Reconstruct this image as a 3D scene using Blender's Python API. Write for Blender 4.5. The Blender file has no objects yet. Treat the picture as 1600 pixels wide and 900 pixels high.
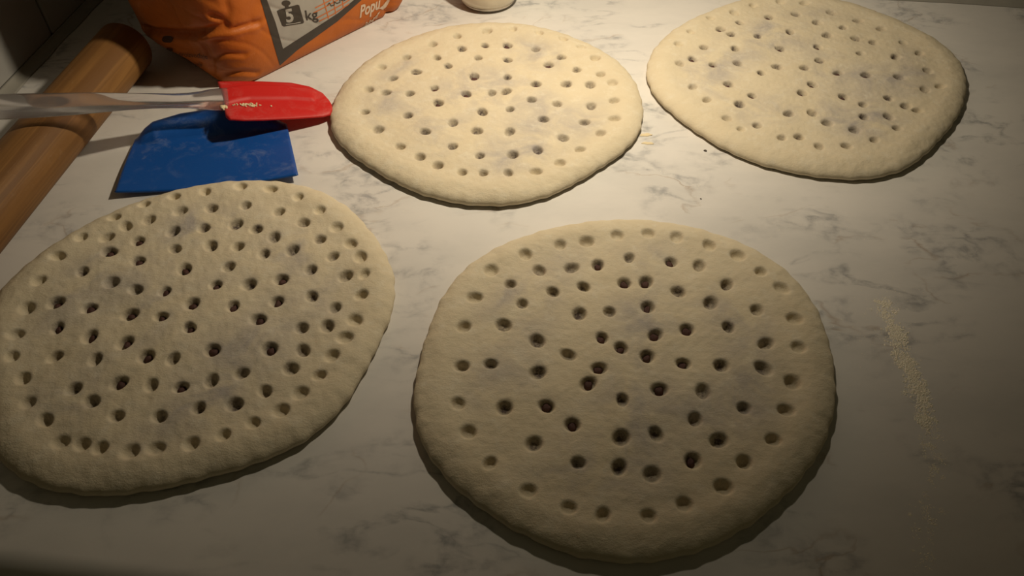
import bpy, bmesh, math, random
import numpy as np
from mathutils import Vector, Matrix
from mathutils.bvhtree import BVHTree

# ---------------------------------------------------------------- camera, light, exposure
CM = 0.01
sc = bpy.context.scene
COL = sc.collection
F_PX, PITCH, CAM_H = 1250.0, math.radians(47.7), 37.0      # focal length in pixels of a 1600 px frame, cm

cam_d = bpy.data.cameras.new('camera')
cam_d.sensor_width = 36.0
cam_d.lens = F_PX / 1600 * 36
cam_d.clip_start = 0.01
cam = bpy.data.objects.new('camera', cam_d)
COL.objects.link(cam)
cam.location = (0, 0, CAM_H * CM)
cam.rotation_euler = (math.pi / 2 - PITCH, 0, 0)
sc.camera = cam

w = bpy.data.worlds.new('dim_kitchen')
w.use_nodes = True
w.node_tree.nodes['Background'].inputs[0].default_value = (1.0, 0.86, 0.45, 1)
w.node_tree.nodes['Background'].inputs[1].default_value = 0.033
sc.world = w

LAMP = Vector((7.2, 51.3, 33.5))
AIM = Vector((-5.0, 69.5, 0.0))
ld = bpy.data.lights.new('kitchen_lamp', 'SPOT')
ld.energy = 6.0
ld.color = (1.0, 0.86, 0.64)
ld.spot_size = math.radians(179)
ld.spot_blend = 1.0
ld.shadow_soft_size = 0.012
lo = bpy.data.objects.new('kitchen_lamp', ld)
COL.objects.link(lo)
lo.location = LAMP * CM
lo.rotation_euler = (AIM - LAMP).to_track_quat('-Z', 'Y').to_euler()

sc.view_settings.view_transform = 'Standard'
sc.view_settings.look = 'None'
sc.view_settings.gamma = 1.0
sc.view_settings.use_curve_mapping = False
sc.view_settings.exposure = 0.0

# ---------------------------------------------------------------- helpers
random.seed(4)
RNG = np.random.default_rng(11)
_s, _c = math.sin(PITCH), math.cos(PITCH)


def ray(px, py):
    dx = (px - 800) / F_PX
    dy = -(py - 450) / F_PX
    return Vector((dx, _c + dy * _s, -_s + dy * _c))


def at(px, py, z=0.0):
    """point (cm) at height z that the photograph shows at pixel px, py"""
    d = ray(px, py)
    t = (z - CAM_H) / d.z
    return Vector((d.x * t, d.y * t, z))


def on_plane(px, py, p0, n):
    d = ray(px, py)
    o = Vector((0, 0, CAM_H))
    t = (p0 - o).dot(n) / d.dot(n)
    return o + d * t


def link(name, me, mat, parent=None, smooth=True):
    o = bpy.data.objects.new(name, me)
    COL.objects.link(o)
    if mat is not None and len(me.materials) == 0:
        me.materials.append(mat)
    if parent is not None:
        o.parent = parent
    if smooth:
        me.polygons.foreach_set('use_smooth', [True] * len(me.polygons))
    return o


def mesh(name, verts, faces):
    """verts in cm"""
    me = bpy.data.meshes.new(name)
    me.from_pydata([(v[0] * CM, v[1] * CM, v[2] * CM) for v in verts], [], faces)
    me.update()
    return me


def from_bm(name, bm, mat, parent=None, smooth=True):
    me = bpy.data.meshes.new(name)
    bmesh.ops.recalc_face_normals(bm, faces=bm.faces[:])
    for v in bm.verts:
        v.co *= CM
    bm.to_mesh(me)
    bm.free()
    return link(name, me, mat, parent, smooth)


def thing(name, label, cat, loc=(0, 0, 0), group=None):
    o = bpy.data.objects.new(name, None)
    o.empty_display_size = 0.02
    COL.objects.link(o)
    o.location = (loc[0] * CM, loc[1] * CM, loc[2] * CM)
    o['label'] = label
    o['category'] = cat
    if group:
        o['group'] = group
    return o


def tag(o, label, cat, group=None, kind=None):
    o['label'] = label
    o['category'] = cat
    if group:
        o['group'] = group
    if kind:
        o['kind'] = kind
    return o


def put_child(o, parent):
    """parent without moving: meshes here are written in world cm"""
    o.parent = parent
    o.matrix_parent_inverse = Matrix.Translation(-parent.location)


def obox(bm, c, ax, ay, half, bev=0.0, seg=2):
    """oriented box: centre c, horizontal axes ax, ay, half sizes"""
    az = Vector((0, 0, 1))
    vs = []
    for sz in (-1, 1):
        for sx, sy in ((-1, -1), (1, -1), (1, 1), (-1, 1)):
            vs.append(bm.verts.new(c + ax * half[0] * sx + ay * half[1] * sy + az * half[2] * sz))
    fs = []
    for f in ((3, 2, 1, 0), (4, 5, 6, 7), (0, 1, 5, 4), (1, 2, 6, 5), (2, 3, 7, 6), (3, 0, 4, 7)):
        fs.append(bm.faces.new([vs[i] for i in f]))
    if bev:
        es = set(e for f in fs for e in f.edges)
        bmesh.ops.bevel(bm, geom=list(es), offset=bev, segments=seg, affect='EDGES', profile=0.5)


def sstep(a, b, x):
    t = np.clip((x - a) / (b - a), 0, 1)
    return t * t * (3 - 2 * t)


def waves(x, y, scale, n, rng):
    """smooth random field, about -1..1"""
    out = np.zeros_like(x)
    for i in range(n):
        a = rng.uniform(0, 2 * math.pi)
        k = rng.uniform(0.6, 1.6) * 2 * math.pi / scale
        out += np.sin(k * (x * math.cos(a) + y * math.sin(a)) + rng.uniform(0, 6.28))
    return out / math.sqrt(n)


# ---------------------------------------------------------------- materials
class Nodes:
    def __init__(self, name):
        self.m = bpy.data.materials.new(name)
        self.m.use_nodes = True
        self.t = self.m.node_tree
        self.b = self.t.nodes['Principled BSDF']
        self.out = self.t.nodes['Material Output']

    def n(self, kind, **kw):
        nd = self.t.nodes.new(kind)
        for k, v in kw.items():
            setattr(nd, k, v)
        return nd

    def l(self, a, b):
        self.t.links.new(a, b)

    def noise(self, vec, scale, detail=4, rough=0.55, dist=0.0):
        nd = self.n('ShaderNodeTexNoise')
        nd.inputs['Scale'].default_value = scale
        nd.inputs['Detail'].default_value = detail
        nd.inputs['Roughness'].default_value = rough
        nd.inputs['Distortion'].default_value = dist
        self.l(vec, nd.inputs['Vector'])
        return nd.outputs['Fac']

    def ramp(self, fac, stops):
        nd = self.n('ShaderNodeValToRGB')
        el = nd.color_ramp.elements
        while len(el) < len(stops):
            el.new(0.5)
        for e, (p, c) in zip(el, stops):
            e.position = p
            e.color = (c, c, c, 1) if isinstance(c, (int, float)) else (*c, 1)
        self.l(fac, nd.inputs[0])
        return nd.outputs[0]

    def math(self, op, a, b=None, clamp=False):
        nd = self.n('ShaderNodeMath', operation=op, use_clamp=clamp)
        for i, v in enumerate((a, b)):
            if v is None:
                continue
            if isinstance(v, (int, float)):
                nd.inputs[i].default_value = v
            else:
                self.l(v, nd.inputs[i])
        return nd.outputs[0]

    def mix(self, fac, a, b):
        nd = self.n('ShaderNodeMix', data_type='RGBA')
        for i, v in ((0, fac), (6, a), (7, b)):
            if isinstance(v, (int, float)):
                nd.inputs[i].default_value = v
            elif isinstance(v, tuple):
                nd.inputs[i].default_value = (*v, 1)
            else:
                self.l(v, nd.inputs[i])
        return nd.outputs[2]

    def pos(self):
        return self.n('ShaderNodeTexCoord').outputs['Object']

    def mapping(self, vec, scale=(1, 1, 1), rot=(0, 0, 0), loc=(0, 0, 0)):
        nd = self.n('ShaderNodeMapping')
        nd.inputs['Scale'].default_value = scale
        nd.inputs['Rotation'].default_value = rot
        nd.inputs['Location'].default_value = loc
        self.l(vec, nd.inputs['Vector'])
        return nd.outputs[0]

    def bump(self, h, strength, dist):
        nd = self.n('ShaderNodeBump')
        nd.inputs['Strength'].default_value = strength
        nd.inputs['Distance'].default_value = dist
        self.l(h, nd.inputs['Height'])
        self.l(nd.outputs[0], self.b.inputs['Normal'])

    def set(self, col=None, rough=None, **kw):
        if col is not None:
            if isinstance(col, tuple):
                self.b.inputs['Base Color'].default_value = (*col, 1)
            else:
                self.l(col, self.b.inputs['Base Color'])
        if rough is not None:
            if isinstance(rough, (int, float)):
                self.b.inputs['Roughness'].default_value = rough
            else:
                self.l(rough, self.b.inputs['Roughness'])
        for k, v in kw.items():
            self.b.inputs[k.replace('_', ' ')].default_value = v
        return self


def plain(name, col, rough=0.5, var=0.12, scale=60, bump=0.0, **kw):
    M = Nodes(name)
    p = M.pos()
    n = M.noise(p, scale, 5)
    dark = tuple(c * (1 - var) for c in col)
    lite = tuple(min(1, c * (1 + var)) for c in col)
    M.set(M.mix(n, dark, lite), rough, **kw)
    if bump:
        M.bump(M.noise(p, scale * 6, 4), bump, 0.001)
    return M.m


# marble ------------------------------------------------------------
def make_marble():
    M = Nodes('marble')
    p = M.pos()
    warp = M.n('ShaderNodeTexNoise')
    warp.inputs['Scale'].default_value = 9
    warp.inputs['Detail'].default_value = 5
    M.l(p, warp.inputs['Vector'])
    vm = M.n('ShaderNodeVectorMath', operation='MULTIPLY_ADD')
    vm.inputs[1].default_value = (0.045, 0.045, 0.045)
    M.l(warp.outputs['Color'], vm.inputs[0])
    M.l(p, vm.inputs[2])
    q = vm.outputs[0]

    def vein(scale, width, loc, rot, stretch, detail=3):
        mp = M.mapping(q, (1, stretch, 1), (0, 0, rot), loc)
        n = M.noise(mp, scale, detail, 0.5, 0.4)
        d = M.math('ABSOLUTE', M.math('SUBTRACT', n, 0.5))
        return M.ramp(d, [(0.0, 1.0), (width * 0.35, 0.55), (width, 0.0)])
    patch = M.ramp(M.noise(M.mapping(p, (1, 1, 1), (0, 0, 0), (3.1, 0.4, 0)), 9.5, 3), [(0.50, 0.0), (0.64, 1.0)])
    patch2 = M.ramp(M.noise(M.mapping(p, (1, 1, 1), (0, 0, 0), (7.3, 2.2, 0)), 13, 3), [(0.50, 0.0), (0.62, 1.0)])
    rag = M.ramp(M.noise(p, 95, 4, 0.6), [(0.36, 0.0), (0.60, 1.0)])
    grey = M.math('MULTIPLY', vein(13, 0.045, (1.7, 0.2, 0), -0.75, 2.6, 5), M.math('MULTIPLY', patch, rag))
    grey2 = M.math('MULTIPLY', vein(24, 0.09, (4.2, 3.3, 0), -0.6, 2.2, 6), M.math('MULTIPLY', patch2, rag))
    brown = M.math('MULTIPLY', vein(9, 0.013, (9.2, 5.3, 0), -0.9, 2.0, 5), M.math('MULTIPLY', patch2, 1.0))
    cloud = M.ramp(M.noise(M.mapping(p, (1, 2.2, 1), (0, 0, -0.6)), 9, 6, 0.65), [(0.42, 0.0), (0.75, 1.0)])
    base = M.mix(cloud, (0.70, 0.675, 0.645), (0.60, 0.585, 0.565))
    c = M.mix(M.math('MULTIPLY', brown, 0.65), base, (0.36, 0.26, 0.19))
    c = M.mix(M.math('MULTIPLY', grey, 0.85), c, (0.28, 0.285, 0.295))
    c = M.mix(M.math('MULTIPLY', grey2, 0.9), c, (0.33, 0.33, 0.34))
    flour = M.ramp(M.noise(p, 5, 6, 0.7), [(0.48, 0.0), (0.75, 0.35)])
    c = M.mix(flour, c, (0.72, 0.69, 0.62))
    M.set(c, M.ramp(M.noise(p, 30, 4), [(0.3, 0.34), (0.7, 0.5)]), Specular_IOR_Level=0.35)
    return M.m


# dough ------------------------------------------------------------
def make_dough():
    M = Nodes('dough')
    p = M.pos()
    st = M.n('ShaderNodeAttribute', attribute_name='stain_shade').outputs['Fac']
    tint = M.n('ShaderNodeAttribute', attribute_name='tint').outputs['Fac']
    n1 = M.noise(p, 45, 6, 0.6)
    c = M.mix(n1, (0.61, 0.52, 0.365), (0.70, 0.625, 0.475))
    # filling showing greyish through the thin dough
    blot = M.ramp(M.noise(p, 38, 4, 0.6, 0.6), [(0.40, 0.0), (0.70, 1.0)])
    c = M.mix(M.math('MULTIPLY', M.math('MULTIPLY', blot, tint), 0.8), c, (0.36, 0.335, 0.33))
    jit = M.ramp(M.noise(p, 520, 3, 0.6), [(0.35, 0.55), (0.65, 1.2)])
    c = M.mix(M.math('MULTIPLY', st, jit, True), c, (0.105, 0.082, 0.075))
    dust = M.ramp(M.noise(p, 120, 6, 0.75), [(0.52, 0.0), (0.8, 0.6)])
    c = M.mix(M.math('MULTIPLY', dust, M.math('SUBTRACT', 1.0, st, True)), c, (0.74, 0.70, 0.59))
    M.set(c, 0.95, Specular_IOR_Level=0.1)
    h = M.math('ADD', M.noise(M.mapping(p, (1, 1.4, 1)), 420, 4, 0.75), M.math('MULTIPLY', M.noise(p, 140, 3, 0.5), 0.35))
    M.bump(h, 0.48, 0.0010)
    return M.m


def make_wood():
    M = Nodes('beech_wood')
    p = M.pos()
    a = M.mapping(p, (9, 1.0, 9), (0, 0, 0))
    n = M.noise(a, 9, 5, 0.6, 0.8)
    strip = M.noise(M.mapping(p, (40, 1.2, 40), (0, 0, 0.05)), 2.2, 2)
    c = M.mix(M.ramp(strip, [(0.38, 0.0), (0.43, 0.15), (0.47, 0.75), (0.54, 0.3), (0.60, 1.0)]), (0.175, 0.082, 0.026), (0.30, 0.15, 0.046))
    c = M.mix(M.ramp(n, [(0.35, 0.0), (0.7, 0.6)]), c, (0.165, 0.075, 0.022))
    fl = M.ramp(M.noise(p, 60, 6, 0.8), [(0.6, 0.0), (0.9, 0.3)])
    c = M.mix(fl, c, (0.5, 0.4, 0.28))
    M.set(c, 0.55, Specular_IOR_Level=0.3)
    M.bump(M.noise(M.mapping(p, (30, 1.5, 30)), 30, 3), 0.25, 0.0006)
    return M.m


def make_floured(name, col, rough, amount, dustcol=(0.72, 0.70, 0.66), transl=0.0):
    M = Nodes(name)
    p = M.pos()
    d = M.ramp(M.noise(p, 55, 8, 0.78, 0.6), [(0.50, 0.0), (0.66, 0.35 * amount), (0.8, amount)])
    big = M.ramp(M.noise(p, 17, 3), [(0.38, 0.05), (0.68, 1.0)])
    f = M.math('MULTIPLY', d, big)
    M.set(M.mix(f, col, dustcol), rough, Specular_IOR_Level=0.4)
    M.bump(M.noise(p, 400, 3), 0.12, 0.0005)
    if transl:
        tr = M.n('ShaderNodeBsdfTranslucent')
        tr.inputs['Color'].default_value = (*col, 1)
        mx = M.n('ShaderNodeMixShader')
        mx.inputs[0].default_value = transl
        M.l(M.b.outputs[0], mx.inputs[1])
        M.l(tr.outputs[0], mx.inputs[2])
        M.l(mx.outputs[0], M.out.inputs['Surface'])
    return M.m


def make_paper():
    M = Nodes('orange_paper')
    p = M.pos()
    n = M.noise(p, 22, 6, 0.6)
    c = M.mix(n, (0.40, 0.098, 0.012), (0.52, 0.142, 0.018))
    fl = M.ramp(M.noise(p, 70, 8, 0.8), [(0.60, 0.0), (0.85, 0.35)])
    c = M.mix(fl, c, (0.75, 0.5, 0.3))
    M.set(c, 0.5, Specular_IOR_Level=0.35)
    M.bump(M.noise(p, 90, 5, 0.6), 0.35, 0.002)
    return M.m


MARBLE = make_marble()
DOUGH = make_dough()
WOOD = make_wood()
PAPER = make_paper()
BLUE = make_floured('blue_plastic', (0.006, 0.075, 0.33), 0.36, 0.8, (0.42, 0.47, 0.55))
RED = make_floured('red_silicone', (0.70, 0.022, 0.020), 0.5, 0.75, (0.80, 0.55, 0.50), 0.30)
FILLING = plain('dark_filling', (0.075, 0.026, 0.020), 0.55, 0.4, 500, 0.4)
TILE = plain('glazed_tile', (0.42, 0.41, 0.39), 0.3, 0.06, 25)
GROUT = plain('grey_grout', (0.20, 0.19, 0.17), 0.9, 0.2, 200, 0.4)
SILICONE = plain('joint_sealant', (0.30, 0.285, 0.25), 0.6, 0.15, 60)
FLOUR = plain('flour', (0.88, 0.82, 0.68), 0.95, 0.12, 300, 0.4)
FLOUR_GLASS = plain('flour_behind_glass', (0.70, 0.62, 0.47), 0.6, 0.15, 90, 0.0, Coat_Weight=0.8, Coat_Roughness=0.05)
THICK_BASE = plain('thick_glass_base', (0.46, 0.40, 0.31), 0.2, 0.15, 90, 0.0, Coat_Weight=0.8, Coat_Roughness=0.05)
CRUMB = plain('dark_crumb', (0.06, 0.045, 0.035), 0.7, 0.3, 900)
DRY_DOUGH = plain('dried_dough', (0.74, 0.62, 0.40), 0.85, 0.15, 500, 0.4)
INK_DARK = plain('dark_ink', (0.040, 0.032, 0.026), 0.55, 0.2, 150)
INK_FAINT = plain('faded_ink', (0.055, 0.018, 0.008), 0.6, 0.2, 150)
INK_WHITE = plain('white_ink', (0.34, 0.325, 0.30), 0.55, 0.12, 120)
INK_ORANGE = plain('orange_ink', (0.52, 0.14, 0.03), 0.55, 0.12, 150)
PALE_INK = plain('pale_ink', (0.60, 0.47, 0.36), 0.55, 0.12, 150)
CABINET = plain('cabinet_wood', (0.10, 0.065, 0.035), 0.6, 0.2, 30)
FLOOR = plain('dark_floor', (0.10, 0.085, 0.065), 0.6, 0.2, 12)
STEEL = plain('brushed_steel', (0.5, 0.48, 0.45), 0.35, 0.1, 200, Metallic=1.0)


def make_clear(name, tint, rough, ior):
    M = Nodes(name)
    p = M.pos()
    M.set(tint, M.ramp(M.noise(p, 80, 3), [(0.3, rough * 0.5), (0.7, rough * 1.5)]), IOR=ior)
    M.b.inputs['Transmission Weight'].default_value = 1.0
    return M.m


ACRYLIC = make_clear('clear_acrylic', (0.90, 0.87, 0.88), 0.13, 1.30)
ACRYLIC.node_tree.nodes['Principled BSDF'].inputs['Transmission Weight'].default_value = 0.92
GLASS = make_clear('clear_glass', (0.97, 0.98, 0.96), 0.02, 1.45)

# ---------------------------------------------------------------- setting
ANG = math.radians(-7.0)                     # the kitchen is turned a little to the camera
U = Vector((math.cos(ANG), math.sin(ANG), 0))      # along the back wall, to the right
V = Vector((-math.sin(ANG), math.cos(ANG), 0))     # towards the back wall
LW = at(45, 103)                             # on the left wall's foot
BW = at(1583, 3)                             # on the back wall's foot
lu = LW.dot(U)                               # left wall position along U
bv = BW.dot(V)                               # back wall position along V
FRONT = at(0, 872).dot(V) - 0.9              # front edge of the worktop along V
RIGHT = lu + 150.0


def uv(u, v, z=0.0):
    p = U * u + V * v
    return Vector((p.x, p.y, z))


def struct(o):
    o['kind'] = 'structure'
    return o


bm = bmesh.new()
obox(bm, uv(lu + 80, bv - 80, -92), U, V, (130, 130, 2))
struct(from_bm('floor', bm, FLOOR, None, False))

TW, TH, GAP = 14.8, 19.8, 0.25
# left wall with tiles; a tile joint meets the worktop at pixel (82, 61)
bm = bmesh.new()
obox(bm, uv(lu - 6.4, bv - 80, 70), U, V, (6.0, 130, 160))
wl = struct(from_bm('wall_left', bm, GROUT, None, False))
bm = bmesh.new()
obox(bm, uv(lu + 75, bv + 6.4, 70), U, V, (130, 6.0, 160))
wb = struct(from_bm('wall_back', bm, GROUT, None, False))

jv = at(80, 62).dot(V)
tile_l = None
for r in range(3):
    for k in range(-4, 2):
        v0 = jv + k * (TW + GAP) + GAP / 2
        wdt = min(TW, bv - 0.3 - v0)
        if wdt < 1:
            continue
        if tile_l is None or wdt < TW:
            bm = bmesh.new()
            obox(bm, Vector((0, 0, 0)), U, V, (0.35, wdt / 2, TH / 2), 0.14)
            o = from_bm('tile', bm, TILE, wl)
            if wdt == TW:
                tile_l = o.data
        else:
            o = link('tile', tile_l, None, wl)
        o.location = uv(lu - 0.2, v0 + wdt / 2, 0.5 + r * (TH + GAP) + TH / 2) * CM
tile_b = None
for r in range(3):
    for k in range(9):
        u0 = lu + 0.5 + k * (TW + GAP)
        if tile_b is None:
            bm = bmesh.new()
            obox(bm, Vector((0, 0, 0)), U, V, (TW / 2, 0.35, TH / 2), 0.14)
            o = from_bm('tile', bm, TILE, wb)
            tile_b = o.data
        else:
            o = link('tile', tile_b, None, wb)
        o.location = uv(u0 + TW / 2, bv + 0.2, 0.5 + r * (TH + GAP) + TH / 2) * CM

# sealant joints along both walls
def joint(name, a, b, inward):
    prof = []
    for i in range(7):
        t = i / 6
        prof.append((0.9 * (1 - t) ** 1.6, 0.55 * t ** 1.6))
    vs, fs = [], []
    n = 40
    for j in range(n + 1):
        p = a.lerp(b, j / n)
        k = 1 + 0.08 * math.sin(j * 1.7) + 0.05 * math.sin(j * 0.6)
        for d, z in prof + [(0, 0)]:
            q = p + inward * d * k
            vs.append((q.x, q.y, z + 0.005))
    m = len(prof) + 1
    for j in range(n):
        for i in range(m):
            i2 = (i + 1) % m
            fs.append((j * m + i, j * m + i2, (j + 1) * m + i2, (j + 1) * m + i))
    return struct(link(name, mesh(name, vs, fs), SILICONE))


joint('trim_1', uv(lu + 0.15, FRONT + 2), uv(lu + 0.15, bv), U)
joint('trim_2', uv(lu + 0.5, bv - 0.15), uv(RIGHT, bv - 0.15), -V)

# worktop: marble slab with a rounded front edge, on a base cabinet
wt = thing('worktop', 'white marble worktop with grey veins, under the four flat breads', 'worktop', uv(lu + 75, (FRONT + bv) / 2, -3))
prof = []
for i in range(13):
    a = math.pi / 2 + i / 12 * math.pi / 2
    prof.append((FRONT + 1.5 + 1.5 * math.cos(a), -1.5 + 1.5 * math.sin(a)))
for i in range(1, 7):
    a = math.pi + i / 6 * math.pi / 2
    prof.append((FRONT + 0.6 + 0.6 * math.cos(a), -2.4 + 0.6 * math.sin(a)))
prof += [(bv - 0.01, -3.0), (bv - 0.01, 0.0)]
vs, fs = [], []
for u in (lu + 0.01, RIGHT):
    for v, z in prof:
        q = uv(u, v, z)
        vs.append(q)
m = len(prof)
for i in range(m):
    i2 = (i + 1) % m
    fs.append((i, i2, m + i2, m + i))
fs += [tuple(range(m - 1, -1, -1)), tuple(range(m, 2 * m))]
slab = link('marble_slab', mesh('marble_slab', vs, fs), MARBLE, None, True)
slab.data.set_sharp_from_angle(angle=math.radians(40))
put_child(slab, wt)

cb = thing('base_cabinet', 'dark wooden base cabinet under the front edge of the marble worktop', 'cabinet', uv(lu + 75, FRONT + 20, -90))
bm = bmesh.new()
obox(bm, uv(lu + 75, (FRONT + 4 + bv) / 2, -46.5), U, V, (74.9, (bv - FRONT - 4) / 2 - 0.1, 43.5))
put_child(from_bm('carcass', bm, CABINET, None, False), cb)
for k in range(3):
    bm = bmesh.new()
    obox(bm, uv(lu + 25 + 50 * k, FRONT + 3.0, -46), U, V, (24.6, 0.9, 39), 0.2)
    d = from_bm('door', bm, CABINET, None, True)
    put_child(d, cb)
    bm = bmesh.new()
    obox(bm, uv(lu + 25 + 50 * k, FRONT + 1.4, -12), U, V, (6, 0.7, 0.5), 0.3)
    h = from_bm('handle', bm, STEEL)
    h.parent = d
    h.matrix_parent_inverse = Matrix.Translation(Vector(d.location)).inverted()

# ---------------------------------------------------------------- flat breads
D_OUT = [(980, 339), (895, 346), (810, 368), (746, 400), (704, 440), (678, 487), (659, 547), (648, 610), (648, 634), (651, 676), (682, 727), (725, 774), (789, 821), (874, 859), (954, 878), (1022, 878), (1086, 863), (1150, 834), (1214, 787), (1256, 744), (1290, 685), (1305, 625), (1303, 568), (1292, 521), (1273, 470), (1235, 423), (1192, 392), (1129, 364), (1065, 347)]
A_OUT = [(516, 181), (517, 189), (528, 223), (557, 246), (594, 272), (644, 297), (697, 312), (757, 321), (814, 316), (870, 300), (923, 272), (961, 246), (995, 215), (1004, 181), (1001, 147), (984, 113), (953, 83), (908, 60), (859, 43), (802, 34), (746, 33), (689, 42), (632, 59), (587, 83), (549, 113), (528, 146)]
B_OUT = [(1011, 109), (1013, 131), (1026, 154), (1056, 180), (1094, 210), (1150, 240), (1206, 261), (1263, 272), (1319, 279), (1368, 277), (1405, 267), (1443, 244), (1473, 214), (1499, 176), (1509, 146), (1507, 116), (1496, 90), (1462, 60), (1413, 32), (1357, 11), (1290, -8), (1230, -12), (1180, -8), (1131, 6), (1075, 30), (1030, 64)]
C_OUT = [(400, 278), (340, 282), (280, 292), (224, 308), (160, 334), (112, 360), (60, 394), (20, 430), (0, 454), (-22, 500), (-32, 560), (-30, 620), (-16, 680), (0, 720), (24, 744), (60, 762), (120, 770), (172, 771), (240, 768), (300, 756), (360, 734), (420, 712), (480, 688), (504, 672), (532, 636), (560, 596), (584, 552), (604, 514), (616, 478), (614, 438), (600, 390), (576, 350), (540, 318), (500, 296), (452, 281)]


def crop(ox, oy, s, pts):
    return [(ox + x / s, oy + y / s) for x, y in pts]


D_H = crop(640, 330, 2.353, [(425, 160), (553, 127), (651, 113), (763, 90), (876, 86), (981, 100), (1101, 127), (1206, 166), (1290, 228), (1367, 288), (1415, 398), (1428, 505), (1408, 628), (299, 219), (476, 217), (596, 209), (691, 198), (808, 172), (962, 187), (1065, 201), (1167, 269), (1107, 338), (1277, 362), (1171, 428), (1310, 487), (1300, 578), (1146, 568), (370, 269), (239, 319), (414, 342), (526, 299), (640, 277), (789, 263), (869, 261), (987, 296), (876, 353), (734, 371), (625, 376), (200, 427), (345, 418), (469, 476), (583, 527), (708, 466), (777, 503), (873, 533), (904, 456), (1019, 436), (1007, 560), (697, 577), (657, 633), (471, 594), (298, 563), (192, 570), (918, 654), (1078, 662)])
D_H += crop(640, 600, 2.353, [(178, 72), (348, 88), (503, 80), (598, 150), (783, 60), (777, 198), (907, 184), (1050, 130), (1229, 88), (1384, 97), (1336, 208), (1137, 208), (1230, 286), (1042, 282), (891, 333), (770, 305), (620, 292), (456, 218), (216, 178), (295, 295), (436, 395), (585, 458), (710, 484), (877, 488), (1010, 443), (1153, 380)])
D_DARK = crop(640, 330, 2.353, [(708, 466), (777, 503), (873, 533), (697, 577), (1007, 560), (918, 654), (876, 353), (1019, 436), (904, 456), (657, 633), (789, 263), (869, 261), (962, 187), (691, 198)]) + crop(640, 600, 2.353, [(1042, 282), (503, 80), (598, 150)])
C_H = crop(0, 270, 2.5, [(1165, 98), (1057, 65), (940, 56), (803, 77), (682, 97), (565, 126), (448, 179), (318, 256), (227, 329), (153, 425), (103, 528), (62, 634), (50, 722), (90, 805), (1250, 150), (1090, 153), (960, 130), (826, 140), (705, 152), (582, 185), (492, 210), (417, 252), (538, 267), (426, 310), (540, 345), (322, 387), (676, 230), (796, 219), (921, 202), (1000, 222), (1184, 195), (1315, 217), (1070, 253), (1250, 262), (1370, 281), (1143, 303), (1300, 328), (1408, 332), (1030, 318), (928, 287), (822, 285), (684, 298), (720, 376), (893, 369), (1213, 379), (1350, 404), (1424, 402), (1097, 417), (972, 436), (843, 440), (643, 464), (530, 459), (436, 430), (220, 510), (349, 530), (224, 605), (507, 553), (629, 563), (350, 641), (486, 664), (749, 513), (740, 606), (910, 521), (1080, 503), (1216, 482), (1008, 573), (1308, 527), (1412, 480), (1178, 607), (1277, 602), (1386, 578), (1348, 648), (828, 692), (1053, 690), (1183, 695), (1297, 717), (571, 718), (675, 727), (1136, 768), (943, 785), (1247, 793), (825, 812), (706, 838), (590, 830), (466, 822), (372, 731), (213, 720), (287, 845), (1034, 853), (1174, 862)])
C_H += crop(0, 540, 2.5, [(110, 225), (177, 292), (357, 218), (455, 275), (622, 278), (775, 245), (915, 230), (1098, 255), (990, 305), (874, 353), (748, 388), (611, 405), (511, 418), (393, 403), (322, 388), (237, 378)])
C_DARK = crop(0, 270, 2.5, [(507, 553), (350, 641), (224, 605), (486, 664), (540, 345), (749, 513), (220, 510), (1008, 573), (843, 440), (1080, 503), (828, 692), (720, 376), (629, 563), (571, 718), (1053, 690), (706, 838), (466, 822), (349, 530), (1097, 417), (643, 464), (740, 606), (910, 521), (426, 310), (538, 267)])
A_H = crop(500, 0, 2.646, [(690, 130), (797, 125), (906, 140), (1006, 165), (1080, 195), (1138, 242), (1160, 310), (1209, 347), (1216, 420), (1217, 494), (1160, 554), (1075, 620), (991, 676), (892, 711), (777, 717), (675, 717), (587, 713), (486, 684), (412, 650), (331, 606), (240, 537), (184, 464), (200, 372), (252, 281), (357, 239), (465, 183), (567, 153), (587, 205), (681, 189), (775, 188), (892, 204), (998, 239), (1062, 290), (1117, 353), (1121, 437), (1093, 506), (1006, 570), (900, 621), (796, 640), (660, 645), (549, 606), (434, 546), (361, 477), (270, 385), (300, 325), (371, 387), (398, 299), (530, 274), (480, 238), (654, 243), (776, 248), (944, 269), (1017, 347), (980, 429), (924, 495), (784, 546), (648, 541), (549, 508), (489, 428), (474, 365), (638, 317), (774, 321), (892, 350), (875, 414), (785, 453), (671, 463), (605, 390), (711, 383), (769, 379)])
A_DARK = crop(500, 0, 2.646, [(605, 390), (489, 428), (474, 365), (638, 317), (775, 188), (681, 189), (892, 350), (944, 269)])
B_H = crop(1000, 0, 2.6633, [(585, 10), (686, 14), (470, 25), (392, 55), (293, 78), (210, 138), (160, 186), (165, 267), (220, 362), (279, 415), (362, 494), (420, 541), (590, 575), (663, 570), (745, 610), (860, 610), (975, 584), (1070, 536), (1035, 488), (1155, 460), (1107, 441), (1186, 373), (1251, 361), (1198, 295), (1163, 223), (1095, 178), (1003, 122), (907, 88), (795, 55), (648, 61), (738, 95), (845, 117), (537, 72), (415, 96), (336, 122), (378, 145), (490, 153), (625, 134), (780, 148), (897, 160), (970, 176), (918, 222), (1066, 239), (1079, 322), (1034, 410), (930, 437), (933, 489), (893, 542), (780, 514), (716, 470), (620, 474), (489, 522), (415, 436), (467, 400), (368, 352), (304, 270), (220, 247), (266, 197), (397, 203), (407, 261), (505, 306), (571, 280), (583, 203), (741, 197), (747, 253), (684, 284), (825, 304), (940, 315), (847, 402), (719, 352), (676, 387)])
B_DARK = crop(1000, 0, 2.6633, [(467, 400), (368, 352), (676, 387), (719, 352), (747, 253), (825, 304), (505, 306), (847, 402), (741, 197), (537, 72), (415, 96), (940, 315), (336, 122), (304, 270), (625, 134), (583, 203), (684, 284), (220, 247)])

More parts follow.
